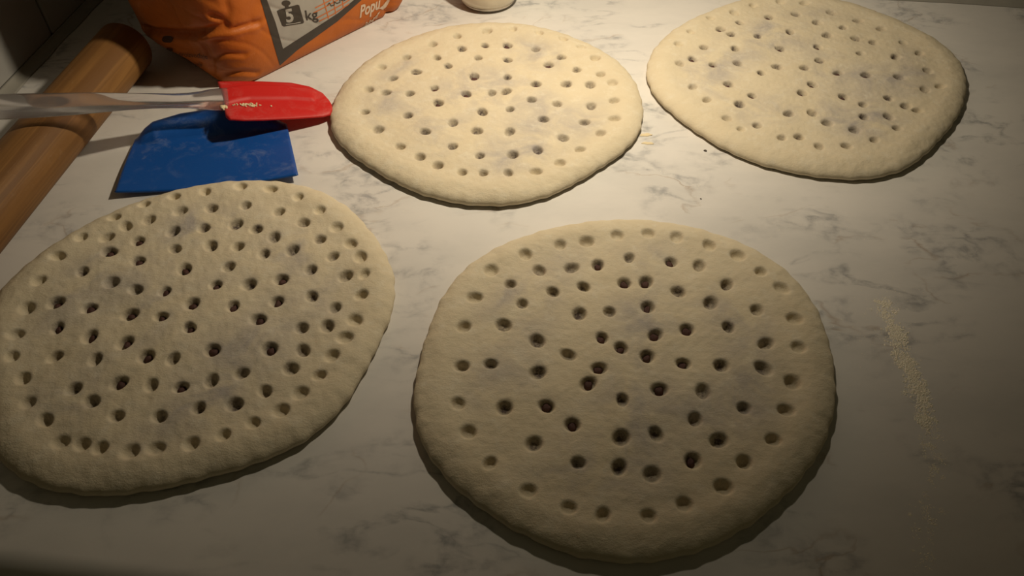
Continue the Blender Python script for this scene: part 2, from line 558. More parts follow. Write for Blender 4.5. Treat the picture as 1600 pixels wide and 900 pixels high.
# one lumpy blob of filling, shared by all filling parts
bm = bmesh.new()
bmesh.ops.create_icosphere(bm, subdivisions=2, radius=1.0)
for v in bm.verts:
    v.co *= 1 + 0.16 * math.sin(5 * v.co.x + 1) * math.sin(4 * v.co.y + 2) + random.uniform(-0.06, 0.06)
    v.co *= CM
blob = bpy.data.meshes.new('filling')
bm.to_mesh(blob)
bm.free()
blob.materials.append(FILLING)
blob.polygons.foreach_set('use_smooth', [True] * len(blob.polygons))

T_RIM, T_MID, Z_BELLY = 1.06, 0.94, 0.40


EDGE = 1.55


def flat_bread(label, outline, holes, dark, seed, hole_r=0.36):
    rng = np.random.default_rng(seed)
    ys = [p[1] for p in outline]
    ymid = (min(ys) + max(ys)) / 2
    pts = []
    for px, py in outline:
        f = min(1, max(0, (ymid - py) / (ymid - min(ys)) * 1.6))
        pts.append(at(px, py, Z_BELLY + 0.38 * f))
    P = np.array([(p.x, p.y) for p in pts])
    c = (P.max(0) + P.min(0)) / 2
    Q = P - c
    th = np.arctan2(Q[:, 1], Q[:, 0])
    rr = np.hypot(Q[:, 0], Q[:, 1])
    H = 8

    def basis(t):
        cols = [np.ones_like(t)]
        for k in range(1, H + 1):
            cols += [np.cos(k * t), np.sin(k * t)]
        return np.stack(cols, 1)
    reg = np.diag([0.0] + [0.02 * k * k for k in range(1, H + 1) for _ in (0, 1)]) * 0.05
    Bm = basis(th)
    co = np.linalg.solve(Bm.T @ Bm + reg, Bm.T @ rr)
    NT = 760
    t = np.linspace(0, 2 * math.pi, NT, endpoint=False)
    R = basis(t) @ co
    R += 0.018 * np.sin(23 * t + seed) + 0.025 * np.sin(41 * t + 2 * seed) + 0.02 * np.sin(67 * t)
    # ring profile: distance in from the edge and height
    d_in = []
    d = 0.0
    while d < R.mean() - 0.15:
        d_in.append(d)
        d += 0.018 + 0.072 * min(1, d / 0.9)
    d_in = np.array(d_in[::-1])
    top_z = np.where(d_in < EDGE, Z_BELLY + (T_RIM - Z_BELLY) * np.sqrt(np.clip(1 - (1 - np.minimum(d_in, EDGE) / EDGE) ** 2, 0, 1)), T_RIM)
    top_z = top_z - (T_RIM - T_MID) * sstep(1.3, 2.8, d_in)
    Rm = R.mean()
    s = 1 - d_in / Rm
    X = (np.cos(t)[None] * R[None]) * s[:, None]
    Y = (np.sin(t)[None] * R[None]) * s[:, None]
    Z = np.repeat(top_z[:, None], NT, 1)
    D = np.repeat(d_in[:, None], NT, 1)
    keep = sstep(0.0, 0.8, D)
    Z = Z + keep * (0.035 * waves(X, Y, 5.0, 7, rng) + 0.012 * waves(X, Y, 1.6, 9, rng))
    fuzz = 0.008 * waves(X, Y, 0.7, 24, rng)
    Z = Z + fuzz * sstep(0.0, 0.3, D)
    stain_shade = np.zeros_like(Z)
    dk = np.array(dark)
    hinfo = []
    for (hx, hy) in holes:
        q = at(hx, hy, T_MID - 0.05)
        x0, y0 = q.x - c[0], q.y - c[1]
        rho = math.hypot(x0, y0) / np.interp(math.atan2(y0, x0) % (2 * math.pi), t, R)
        is_dark = bool((np.hypot(dk[:, 0] - hx, dk[:, 1] - hy) < 3).any())
        r0 = hole_r * rng.uniform(0.86, 1.14)
        dep = rng.uniform(0.44, 0.55) if rho < 0.8 else rng.uniform(0.34, 0.52)
        if is_dark:
            dep = 0.50
        a = rng.uniform(0, math.pi)
        el = rng.uniform(0.85, 1.15)
        dx, dy = X - x0, Y - y0
        near = (np.abs(dx) < 1.5) & (np.abs(dy) < 1.5)
        ex = (dx * math.cos(a) + dy * math.sin(a)) * el
        ey = (-dx * math.sin(a) + dy * math.cos(a)) / el
        r = np.hypot(ex, ey) / r0
        pit = np.where(near, 0.92 * np.exp(-np.clip(r, 0, 9) ** 4.8) + 0.08 * np.exp(-(r / 1.6) ** 2), 0)
        Z -= dep * pit
        amt = 0.82 * (1 - sstep(0.66, 0.88, np.array(rho))) * rng.uniform(0.7, 1.25) + 0.10  # constant part paints shade into rim holes, which hold no filling
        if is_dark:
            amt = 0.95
        # filling colour pushed to each hole's far side, painting that wall's shade
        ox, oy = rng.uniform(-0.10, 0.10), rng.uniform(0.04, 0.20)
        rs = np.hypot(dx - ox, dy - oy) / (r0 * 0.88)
        stain_shade = np.maximum(stain_shade, np.where(near, amt * np.exp(-np.clip(rs, 0, 9) ** 2.6), 0))
        hinfo.append((x0, y0, dep, is_dark, r0, ox, oy))
    Z = np.maximum(Z, 0.12)
    rhoM = 1 - D / Rm
    tint = (1 - sstep(0.62, 0.90, rhoM)) * np.clip(0.55 + 0.5 * waves(X, Y, 9, 6, rng), 0, 1)
    # underside
    nu = 8
    ph = np.linspace(0, math.pi / 2, nu + 1)[1:]
    s2 = 1 - 0.55 * (1 - np.cos(ph)) / Rm
    X2 = (np.cos(t)[None] * R[None]) * s2[:, None]
    Y2 = (np.sin(t)[None] * R[None]) * s2[:, None]
    Z2 = np.repeat((Z_BELLY * (1 - np.sin(ph)))[:, None], NT, 1)
    XX = np.concatenate([X, X2]).ravel()
    YY = np.concatenate([Y, Y2]).ravel()
    ZZ = np.concatenate([Z, Z2]).ravel()
    ST = np.concatenate([stain_shade.ravel(), np.zeros(X2.size + 2)])
    TI = np.concatenate([tint.ravel(), np.zeros(X2.size + 2)])
    nr = X.shape[0] + nu
    V3 = np.stack([XX, YY, ZZ], 1)
    V3 = np.concatenate([V3, [[0, 0, Z[0].mean()], [0, 0, 0]]]) * CM
    i = np.arange(nr - 1)[:, None] * NT
    j = np.arange(NT)[None]
    j2 = (j + 1) % NT
    quads = np.stack([i + j, (i + NT) + j, (i + NT) + j2, i + j2], -1).reshape(-1, 4)
    ct, cbm = nr * NT, nr * NT + 1
    jj = np.arange(NT)
    tris = np.concatenate([np.stack([np.full(NT, ct), jj, (jj + 1) % NT], 1),
                           np.stack([np.full(NT, cbm), (nr - 1) * NT + (jj + 1) % NT, (nr - 1) * NT + jj], 1)])
    me = bpy.data.meshes.new('dough_disc')
    loops = np.concatenate([quads.ravel(), tris.ravel()]).astype(np.int32)
    starts = np.concatenate([np.arange(len(quads)) * 4, len(quads) * 4 + np.arange(len(tris)) * 3]).astype(np.int32)
    me.vertices.add(len(V3))
    me.vertices.foreach_set('co', V3.astype(np.float32).ravel())
    me.loops.add(len(loops))
    me.loops.foreach_set('vertex_index', loops)
    me.polygons.add(len(starts))
    me.polygons.foreach_set('loop_start', starts)
    me.update(calc_edges=True)
    me.validate()
    for nm, arr in (('stain_shade', ST), ('tint', TI)):
        at_ = me.attributes.new(nm, 'FLOAT', 'POINT')
        at_.data.foreach_set('value', arr.astype(np.float32))
    root = thing('flatbread', label, 'bread', (c[0], c[1], 0), 'raw filled flatbreads on the worktop')
    link('dough_disc', me, DOUGH, root)
    for x0, y0, dep, is_dark, r0, ox, oy in hinfo:
        if not is_dark:
            continue
        o = bpy.data.objects.new('filling', blob)
        COL.objects.link(o)
        o.parent = root
        o.location = ((x0 + ox * 0.6) * CM, (y0 + 0.09) * CM, (T_MID - dep + 0.05) * CM)
        o.scale = (rng.uniform(0.23, 0.32), rng.uniform(0.20, 0.28), rng.uniform(0.15, 0.22))
        o.rotation_euler = (0.5, rng.uniform(-0.3, 0.3), rng.uniform(0, 6.28))
    return root


flat_bread('round raw flatbread with finger holes, nearest to the worktop edge at the centre', D_OUT, D_H, D_DARK, 1, 0.365)
flat_bread('raw flatbread with the most finger holes, in front of the blue scraper', C_OUT, C_H, C_DARK, 2, 0.365)
flat_bread('pale raw flatbread whose left end touches the tip of the red spatula', A_OUT, A_H, A_DARK, 3, 0.33)
flat_bread('raw flatbread at the far right, cut by the top of the photo', B_OUT, B_H, B_DARK, 5, 0.33)

# ---------------------------------------------------------------- rolling pin
PR = 2.13
pa = math.radians(82.55)
pdir = Vector((math.cos(pa), math.sin(pa), 0))
pmid = Vector((-33.08, 45, PR))
t0, t1 = -26.0, 13.6
NT = 64
vs, fs = [], []
prof = [(t0, 0.0), (t0, PR - 0.35), (t0 + 0.08, PR - 0.15), (t0 + 0.3, PR)]
prof += [(t0 + 0.3 + (t1 - t0 - 0.6) * k / 24, PR) for k in range(1, 24)]
prof += [(t1 - 0.3, PR), (t1 - 0.08, PR - 0.15), (t1, PR - 0.35), (t1, 0.0)]
pin_len = t1 - t0
for tt, r in prof:
    for k in range(NT):
        a = 2 * math.pi * k / NT
        vs.append((r * math.cos(a), tt, r * math.sin(a)))
for i in range(len(prof) - 1):
    for k in range(NT):
        k2 = (k + 1) % NT
        fs.append((i * NT + k, i * NT + k2, (i + 1) * NT + k2, (i + 1) * NT + k))
pin = link('rolling_pin', mesh('rolling_pin', vs, fs), WOOD)
pin.data.set_sharp_from_angle(angle=math.radians(50))
pin.location = pmid * CM
pin.rotation_euler = (0, 0, pa - math.pi / 2)
tag(pin, 'plain wooden rolling pin without handles, lying along the tiled wall', 'rolling pin')

# ---------------------------------------------------------------- flour bag
C0, C1, C3 = Vector((-22.3, 54.5, 0)), Vector((-9.5, 68.5, 0)), Vector((-32.2, 63.6, 0))
C2 = C1 + C3 - C0
BAGH = 27.0
corners = [C0, C1, C2, C3]
rad = [3.2, 1.6, 2.5, 2.5]
foot = []
for i in range(4):
    p, a, b = corners[i], corners[i - 1], corners[(i + 1) % 4]
    da, db = (a - p).normalized(), (b - p).normalized()
    for k in range(15):
        s_ = k / 14
        p0, p2 = p + da * rad[i], p + db * rad[i]
        foot.append((1 - s_) ** 2 * p0 + 2 * s_ * (1 - s_) * p + s_ ** 2 * p2)
# resample evenly
per = [0.0]
for i in range(len(foot)):
    per.append(per[-1] + (foot[(i + 1) % len(foot)] - foot[i]).length)
NB = 420
ringp = []
ii = 0
for k in range(NB):
    d = per[-1] * k / NB
    while per[ii + 1] < d:
        ii += 1
    f = (d - per[ii]) / max(1e-9, per[ii + 1] - per[ii])
    ringp.append(foot[ii].lerp(foot[(ii + 1) % len(foot)], f))
RP = np.array([(p.x, p.y) for p in ringp])
tang = np.roll(RP, -1, 0) - np.roll(RP, 1, 0)
tang /= np.linalg.norm(tang, axis=1)[:, None]
NRM = np.stack([tang[:, 1], -tang[:, 0]], 1)
cen = RP.mean(0)
NZ = 190
zz = np.linspace(0, 1, NZ) ** 1.0 * BAGH
sArc = np.arange(NB) / NB * per[-1]
rng = np.random.default_rng(21)
S, ZG = np.meshgrid(sArc, zz)
bul = -0.5 * np.exp(-(zz / 0.5)) + 0.75 * np.sin(np.clip(zz / 20, 0, 1) * math.pi) ** 0.8
wr = 0.10 * waves(S, ZG * 1.4, 7.0, 7, rng)
rid = np.abs(waves(S + 0.6 * ZG, ZG, 5.5, 6, rng))
wr += -0.16 * np.exp(-(rid / 0.16) ** 2) * 0.8
wr += 0.035 * waves(S, ZG, 1.8, 8, rng)
wr *= 0.5 * sstep(0.0, 1.2, ZG)
side = np.exp(-(((RP - np.array((-27.5, 60.0))) ** 2).sum(1)) / 30.0)
OFF = bul[:, None] + wr + 0.9 * side[None] * (sstep(4.5, 9, zz) * (1 - sstep(14, 24, zz)))[:, None]
low = np.exp(-(((RP - np.array((-28.0, 60.0))) ** 2).sum(1)) / 14.0)
OFF = OFF + 1.15 * low[None] * (sstep(0.2, 2.5, zz) * (1 - sstep(5, 10, zz)))[:, None]
PX = RP[None, :, 0] + NRM[None, :, 0] * OFF
PY = RP[None, :, 1] + NRM[None, :, 1] * OFF
# close the top into a folded ridge along the long side
lng = np.array(((C1 - C0).normalized().x, (C1 - C0).normalized().y))
shr = np.array((-lng[1], lng[0]))
k = sstep(17, BAGH, zz)[:, None]
dxl = (PX - cen[0]) * lng[0] + (PY - cen[1]) * lng[1]
dxs = (PX - cen[0]) * shr[0] + (PY - cen[1]) * shr[1]
dxs = dxs * (1 - 0.90 * k)
dxl = dxl * (1 + 0.03 * k)
PX = cen[0] + dxl * lng[0] + dxs * shr[0]
PY = cen[1] + dxl * lng[1] + dxs * shr[1]
PZ = ZG + 0.0


def bag_verts():
    return np.stack([PX, PY, PZ], -1).reshape(-1, 3)


bag_faces = []
for a in range(NZ - 1):
    for b in range(NB):
        b2 = (b + 1) % NB
        bag_faces.append((a * NB + b, a * NB + b2, (a + 1) * NB + b2, (a + 1) * NB + b))
bag_faces.append(tuple(range(NB - 1, -1, -1)))
bag_faces.append(tuple((NZ - 1) * NB + b for b in range(NB)))


def bag_tree():
    return BVHTree.FromPolygons([Vector(v) for v in bag_verts()], bag_faces)


O_CAM = Vector((0, 0, CAM_H))


def hit(tree, px, py):
    loc, nor, _, _ = tree.ray_cast(O_CAM, ray(px, py).normalized())
    return (None, None) if loc is None else (loc, nor if nor.dot(ray(px, py)) < 0 else -nor)


# creases pressed into the paper
tree = bag_tree()
CREASES = [([(224, 44), (245, 49), (270, 51), (300, 52), (316, 51)], 0.55, 0.34, 0.16),
           ([(316, 51), (330, 44), (352, 40), (344, 30), (330, 24)], 0.30, 0.26, 0.08),
           ([(316, 51), (345, 48), (372, 44), (408, 34)], 0.22, 0.26, 0.10),
           ([(330, 128), (350, 116), (380, 112), (404, 114)], 0.16, 0.24, 0.06),
           ([(608, -6), (606, 22), (596, 42), (560, 64)], 0.50, 0.36, 0.10),
           ([(300, 54), (318, 70), (330, 92), (334, 128)], 0.22, 0.26, 0.0),
           ([(334, 92), (352, 84), (385, 86)], 0.14, 0.22, 0.05),
           ([(455, 100), (500, 84), (550, 70)], 0.14, 0.26, 0.06),
           ([(352, 0), (358, 18), (352, 40)], 0.14, 0.25, 0.0)]
for line, depth, wid, lip in CREASES:
    P3 = []
    for (x0, y0), (x1, y1) in zip(line, line[1:]):
        for q in range(10):
            h_, _ = hit(tree, x0 + (x1 - x0) * q / 10, y0 + (y1 - y0) * q / 10)
            if h_ is not None:
                P3.append((h_.x, h_.y, h_.z))
    if not P3:
        continue
    P3 = np.array(P3)
    allv = bag_verts()
    dmin = np.full(len(allv), 1e9)
    zref = np.zeros(len(allv))
    for p in P3:
        d = np.linalg.norm(allv - p, axis=1)
        m_ = d < dmin
        dmin[m_] = d[m_]
        zref[m_] = p[2]
    below = np.clip((zref - allv[:, 2]) / wid, -1, 2)
    g = -depth * np.exp(-(dmin / wid) ** 2) + lip * np.exp(-((dmin - wid * 1.6) / wid) ** 2) * np.clip(below, 0, 1)
    g = g.reshape(NZ, NB)
    PX = PX + NRM[None, :, 0] * g
    PY = PY + NRM[None, :, 1] * g
tree = bag_tree()
bag = thing('flour_bag', 'creased orange paper flour bag marked 5 kg, standing behind the red spatula', 'bag', (cen[0], cen[1], 0))
me = mesh('paper_sack', bag_verts(), bag_faces)
sack = link('paper_sack', me, PAPER)
put_child(sack, bag)


def on_bag(name, bm, mat, lift):
    """lay flat artwork, drawn in pixels of the photo, onto the sack's surface"""
    bmesh.ops.triangulate(bm, faces=bm.faces[:])
    for _ in range(7):
        long_e = [e for e in bm.edges if e.calc_length() > 3.5]
        if not long_e:
            break
        bmesh.ops.subdivide_edges(bm, edges=long_e, cuts=1)
        bmesh.ops.triangulate(bm, faces=bm.faces[:])
    bad = []
    for v in bm.verts:
        h_, n_ = hit(tree, v.co.x, v.co.y)
        if h_ is None:
            bad.append(v)
        else:
            v.co = h_ + n_ * lift
    bmesh.ops.delete(bm, geom=bad, context='VERTS')
    for f in bm.faces:
        f.normal_update()
        if f.normal.dot(O_CAM - f.calc_center_median()) < 0:
            f.normal_flip()
    me = bpy.data.meshes.new(name)
    for v in bm.verts:
        v.co *= CM
    bm.to_mesh(me)
    bm.free()
    o = link(name, me, mat)
    put_child(o, bag)
    return o


def poly_bm(polys):
    bm = bmesh.new()
    for pl in polys:
        bm.faces.new([bm.verts.new((x, y, 0)) for x, y in pl])
    return bm


def stroke(pts, wd):
    out = []
    for (x0, y0), (x1, y1) in zip(pts, pts[1:]):
        L = math.hypot(x1 - x0, y1 - y0) or 1
        nx, ny = -(y1 - y0) / L * wd / 2, (x1 - x0) / L * wd / 2
        out.append([(x0 + nx, y0 + ny), (x1 + nx, y1 + ny), (x1 - nx, y1 - ny), (x0 - nx, y0 - ny)])
    return out


def text_bm(body, ex, ey, org, bold=0.0, italic=0.0):
    """letters as a flat mesh: ex = pixel vector of one em along the baseline, ey = up"""
    cu = bpy.data.curves.new('lettering', 'FONT')
    cu.body = body
    cu.offset = bold
    cu.shear = italic
    cu.resolution_u = 3
    o = bpy.data.objects.new('lettering', cu)
    COL.objects.link(o)
    dg = bpy.context.evaluated_depsgraph_get()
    me = bpy.data.meshes.new_from_object(o.evaluated_get(dg))
    bm = bmesh.new()
    bm.from_mesh(me)
    bpy.data.objects.remove(o)
    bpy.data.curves.remove(cu)
    bpy.data.meshes.remove(me)
    for v in bm.verts:
        x, y = v.co.x, v.co.y
        v.co = Vector((org[0] + ex[0] * x + ey[0] * y, org[1] + ex[1] * x + ey[1] * y, 0))
    return bm


on_bag('dark_frame', poly_bm([[(407, 0), (437, 102), (442, 76), (430, 34.5), (417, 0), (404, -45), (393, -50)],
                              [(437, 102), (464.5, 78), (527, 33), (562, 2), (600, -32), (588, -32), (550, 2), (527, 21), (490, 45), (442, 76)]]), INK_DARK, 0.03)
on_bag('white_panel', poly_bm([[(417, 0), (430, 34.5), (442, 76), (490, 45), (527, 21), (550, 2), (588, -32), (404, -45)]]), INK_WHITE, 0.025)
kn = [(446.5 + 7 * math.cos(a * 0.524), 4.5 + 4.6 * math.sin(a * 0.524)) for a in range(12)]
on_bag('weight_symbol', poly_bm([[(432, 17), (436, 14.5), (464, 7), (467, 8), (474.5, 34), (473, 36), (443, 41), (440.5, 39.5)], kn,
                                 [(444.5, 8), (449.5, 7), (451.5, 12), (445.5, 13.5)]]), INK_DARK, 0.05)
on_bag('number', text_bm('5', (26, -4.5), (-4.5, -28), (446.5, 34.5), 0.03), INK_WHITE, 0.07)
on_bag('small_line', poly_bm(stroke([(446, 37.5), (458, 36.5), (469, 34)], 1.2)), INK_WHITE, 0.07)
on_bag('unit', text_bm('kg', (22, -3.0), (-3.6, -22), (477, 31.5), 0.012), INK_DARK, 0.05)
pl = []
for q in ([(489, 20), (507, 11), (530, -2), (560, -20)], [(494, 28), (513, 18), (540, 3), (570, -18)], [(498, 33), (520, 22), (545, 6)],
          [(492, 12), (512, 2), (530, -8)], [(504, -4), (509, 14), (513, 29)], [(519, -6), (523, 14), (524, 22)], [(533, -8), (536, 12)]):
    pl += stroke(q, 1.5)
on_bag('orange_check', poly_bm(pl), INK_ORANGE, 0.045)
on_bag('script_mark', poly_bm(stroke([(511, 8), (514, 4), (517, 9), (522, 7), (521, 2), (526, 5), (531, 3), (530, -2), (536, 1), (541, -2)], 1.3)), INK_DARK, 0.055)
on_bag('white_lettering', text_bm('Popu', (15.5, -7.4), (1.2, -26), (561, 27.5), 0.03, 0.12), PALE_INK, 0.04)
on_bag('white_flash', poly_bm([[(592, 13), (597, 9), (604, 1), (609, -6), (609, 1), (604, 10), (598, 15)]]), PALE_INK, 0.04)
sq = [(563, 46), (571, 39), (572, 34), (576, 37), (578, 31), (582, 33), (584, 27), (588, 28), (590, 21), (593, 18)]
on_bag('underline_script', poly_bm(stroke(sq, 1.0) + stroke([(566, 42), (580, 33), (592, 20)], 0.9)), PALE_INK, 0.04)
on_bag('side_text', text_bm('an proizvođaje', (9.2, 1.0), (-1.5, -10), (270, 85), 0.0), INK_FAINT, 0.10)
on_bag('side_text', text_bm('no ponuda', (8.0, 1.0), (-1.5, -9), (283, 99), 0.0), INK_FAINT, 0.10)
ov = [(263 + 9 * math.cos(a * 0.3927), 61 + 4.5 * math.sin(a * 0.3927)) for a in range(16)]
on_bag('side_mark', poly_bm([ov, [(261, 74), (271, 74.5), (271, 79), (262, 78)]]), INK_FAINT, 0.10)

# ---------------------------------------------------------------- blue dough scraper
SL, SR, TR, TL = at(180, 303, 0.4), at(467, 277, 0.4), at(447, 189, 0.5), at(208, 214, 0.5)
arc = [at(208, 214, .5), at(222, 203, .5), at(243, 190, .5), at(285, 176, .5), at(325, 170, .5), at(365, 168, .5), at(405, 174, .5), at(432, 182, .5), at(447, 189, .5)]


def arc_at(u):
    f = u * (len(arc) - 1)
    i = min(int(f), len(arc) - 2)
    return arc[i].lerp(arc[i + 1], f - i)


NU, NV = 72, 56
vs, fs = [], []
for side in (1, -1):
    for j in range(NV + 1):
        v = j / NV
        for i in range(NU + 1):
            u = i / NU
            a, b = SL.lerp(SR, u), arc_at(u)
            p = a.lerp(b, v)
            # sheet bows: its middle touches the worktop, both front corners stand off it
            z = 0.16 + 0.42 * (abs(u - 0.48) * 2) ** 2 * (1 - v) + 0.10 * math.sin(v * math.pi)
            edge = min(u, 1 - u) * 13.0
            bk = (1 - v) * (b - a).length          # cm from the back edge
            gw = (b - TL.lerp(TR, u)).length + 0.25
            hump = max(0.0, math.sin(min(1, bk / (gw + 0.3)) * math.pi)) ** 0.8 if bk < gw + 0.3 else 0.0
            th = 0.16 * (1 - math.exp(-min(edge, v * 8 + 0.05, bk + 0.05) / 0.05)) + 0.02
            zt = z + 1.25 * hump * min(0.75, 0.36 * max(0.0, gw - 0.25)) * min(1.0, edge / 2.5 + 0.15)
            vs.append((p.x, p.y, zt + th / 2 if side > 0 else max(0.01, z - th / 2)))
n1 = (NU + 1) * (NV + 1)
for j in range(NV):
    for i in range(NU):
        q = j * (NU + 1) + i
        fs.append((q, q + 1, q + NU + 2, q + NU + 1))
        fs.append((n1 + q + NU + 1, n1 + q + NU + 2, n1 + q + 1, n1 + q))
border = [i for i in range(NU + 1)] + [j * (NU + 1) + NU for j in range(1, NV + 1)] + [NV * (NU + 1) + i for i in range(NU - 1, -1, -1)] + [j * (NU + 1) for j in range(NV - 1, 0, -1)]
for a, b in zip(border, border[1:] + border[:1]):
    fs.append((b, a, n1 + a, n1 + b))
scr = link('dough_scraper', mesh('dough_scraper', vs, fs), BLUE)
tag(scr, 'flour-dusted blue plastic dough scraper with a curved back, half under the red spatula', 'scraper')

# ---------------------------------------------------------------- spatula: clear handle resting on the rolling pin, red blade
tip = at(519, 172, 0.55)
cross = at(95, 163, 2 * PR + 0.52)
adir = (cross - tip).normalized()                     # from the tip up the handle
aside = Vector((0, 0, 1)).cross(adir).normalized()    # level, across
anrm = adir.cross(aside)
if anrm.z < 0:
    anrm = -anrm
sp = thing('spatula', 'red silicone spatula with a clear handle, leaning on the rolling pin', 'spatula', tip)


def bl(px, py):
    q = on_plane(px, py, tip, anrm) - tip
    return q.dot(adir), q.dot(aside)


# blade outline (photo pixels) laid into the blade's own plane
top_l = [(340, 128), (372, 127.5), (410, 128), (455, 130), (484, 136), (504, 146), (514, 158), (519, 168)]
bot_l = [(359, 187), (380, 188.5), (410, 188), (455, 186), (485, 184), (505, 182.5), (516, 180), (520, 174)]
left_l = [(346, 146), (350, 160), (351, 172), (353, 181)]


def interp(line, f):
    f *= len(line) - 1
    i = min(int(f), len(line) - 2)
    k = f - i
    return (line[i][0] * (1 - k) + line[i + 1][0] * k, line[i][1] * (1 - k) + line[i + 1][1] * k)


NU, NV = 60, 40
vs, fs = [], []
ridge_c = bl(350, 151)[1]
for side in (1, -1):
    for i in range(NU + 1):
        u = i / NU
        a, b = interp(top_l, u), interp(bot_l, u)
        for j in range(NV + 1):
            v = j / NV
            px, py = a[0] * (1 - v) + b[0] * v, a[1] * (1 - v) + b[1] * v
            if u < 0.2:                                # shaped back end
                k = 1 - u / 0.2
                lp = interp([top_l[0]] + left_l + [bot_l[0]], v)
                base = (top_l[0][0] * (1 - v) + bot_l[0][0] * v, top_l[0][1] * (1 - v) + bot_l[0][1] * v)
                px += (lp[0] - base[0]) * k
                py += (lp[1] - base[1]) * k
            s_, c_ = bl(px, py)
            ed = min(v, 1 - v) * 3.0
            ed = min(ed, (1 - u) * 7.5, u * 7.5 + 0.12)
            th = 0.05 + 0.20 * (1 - math.exp(-ed / 0.25))
            core = 0.20 * float(1 - sstep(0.15, 0.19, np.array(abs(v - 0.355)))) * float(1 - sstep(0.57, 0.66, np.array(u)))
            hgt = (th + core) * side
            q = tip + adir * s_ + aside * c_ + anrm * hgt
            vs.append((q.x, q.y, max(q.z, 0.02)))
n1 = (NU + 1) * (NV + 1)
for i in range(NU):
    for j in range(NV):
        q = i * (NV + 1) + j
        fs.append((q, q + 1, q + NV + 2, q + NV + 1))
        fs.append((n1 + q + NV + 1, n1 + q + NV + 2, n1 + q + 1, n1 + q))
border = [j for j in range(NV + 1)] + [i * (NV + 1) + NV for i in range(1, NU + 1)] + [NU * (NV + 1) + j for j in range(NV - 1, -1, -1)] + [i * (NV + 1) for i in range(NU - 1, 0, -1)]
for a, b in zip(border, border[1:] + border[:1]):
    fs.append((b, a, n1 + a, n1 + b))
put_child(link('blade', mesh('blade', vs, fs), RED), sp)
sp_blade = sp.children[0]
sp_blade['label'] = 'red silicone blade'

# handle: loft along its centre line; half widths from the photo
sec = [(356, 155.5, 13.5), (346, 156, 13.5), (332, 156.5, 12.5), (315, 157.5, 9.8), (295, 158, 8.0), (270, 158.5, 7.2), (240, 158.5, 7.6), (200, 159.5, 9.0),
       (160, 161, 11.0), (110, 163.5, 13.5), (60, 165.8, 15.0), (10, 167.5, 16.0), (-40, 169, 16.5), (-90, 170.5, 16.0), (-118, 171.5, 13.0), (-130, 172, 7.0)]
NS = 28
vs, fs = [], []
rows = []
for k in range(len(sec) - 1):
    for q in range(5):
        f = q / 5
        rows.append(tuple(sec[k][m] * (1 - f) + sec[k + 1][m] * f for m in range(3)))
rows.append(sec[-1])
for r_i, (px, py, hw) in enumerate(rows):
    s0, c0 = bl(px, py)
    s1, c1 = bl(px, py + hw)
    hw_cm = abs(c1 - c0)
    th = 0.50 * min(1.0, 0.55 + hw_cm * 0.5)
    if r_i > len(rows) - 6:
        th *= 0.7
    for k in range(NS):
        a = 2 * math.pi * k / NS
        ca, sa = math.cos(a), math.sin(a)
        e = 0.75
        x = hw_cm * math.copysign(abs(ca) ** e, ca)
        y = th * math.copysign(abs(sa) ** e, sa)
        q = tip + adir * s0 + aside * (c0 + x) + anrm * (y + 0.05)
        vs.append(q)
for r_i in range(len(rows) - 1):
    for k in range(NS):
        k2 = (k + 1) % NS
        fs.append((r_i * NS + k, r_i * NS + k2, (r_i + 1) * NS + k2, (r_i + 1) * NS + k))
fs.append(tuple(range(NS - 1, -1, -1)))
fs.append(tuple((len(rows) - 1) * NS + k for k in range(NS)))
hm = mesh('handle', vs, fs)
b2 = bmesh.new()
b2.from_mesh(hm)
bmesh.ops.recalc_face_normals(b2, faces=b2.faces[:])
b2.to_mesh(hm)
b2.free()
hd = link('handle', hm, ACRYLIC)
hd['label'] = 'clear plastic handle'
put_child(hd, sp)


def clump(px, py, n, spread, size, seed, up=0.28, sy=1.0):
    """bits of dried dough stuck on the blade"""
    r_ = random.Random(seed)
    bm = bmesh.new()
    s0, c0 = bl(px, py)
    for _ in range(n):
        t_ = r_.gauss(0, spread)
        u_ = r_.gauss(0, spread * 0.22 * sy)
        rad_ = size * r_.uniform(0.5, 1.2)
        q = tip + adir * (s0 + t_) + aside * (c0 + u_) + anrm * up
        bmesh.ops.create_icosphere(bm, subdivisions=1, radius=rad_, matrix=Matrix.Translation(q))
    return bm


o = from_bm('dough_smear', clump(390, 169, 60, 0.42, 0.075, 5), DRY_DOUGH)
o['label'] = 'cream smear of dried dough'
put_child(o, sp)
o = from_bm('dough_smear', clump(350, 170, 22, 0.10, 0.13, 8, 0.15, 6.0), DRY_DOUGH)
put_child(o, sp)

# ---------------------------------------------------------------- small glass of flour at the top edge
gc = at(762, 26, 0.0) + Vector((0.0, 2.75, 0))
gl = thing('glass_bowl', 'small rounded clear glass bowl holding flour, cut by the top of the photo', 'bowl', gc)
outer = [(0, 0), (1.5, 0), (2.0, 0.06), (2.42, 0.3), (2.62, 0.62), (2.5, 0.64), (0, 0.6)]
rim = [(3.14, 4.0), (3.2, 4.6), (3.12, 4.72), (3.0, 4.6), (2.98, 4.0)]
fill = [(0, 0.6), (2.5, 0.64), (2.62, 0.64), (2.87, 1.1), (3.05, 1.9), (3.13, 3.0), (3.15, 3.98), (2.9, 4.02), (2.5, 4.1), (1.2, 4.25), (0, 4.3)]


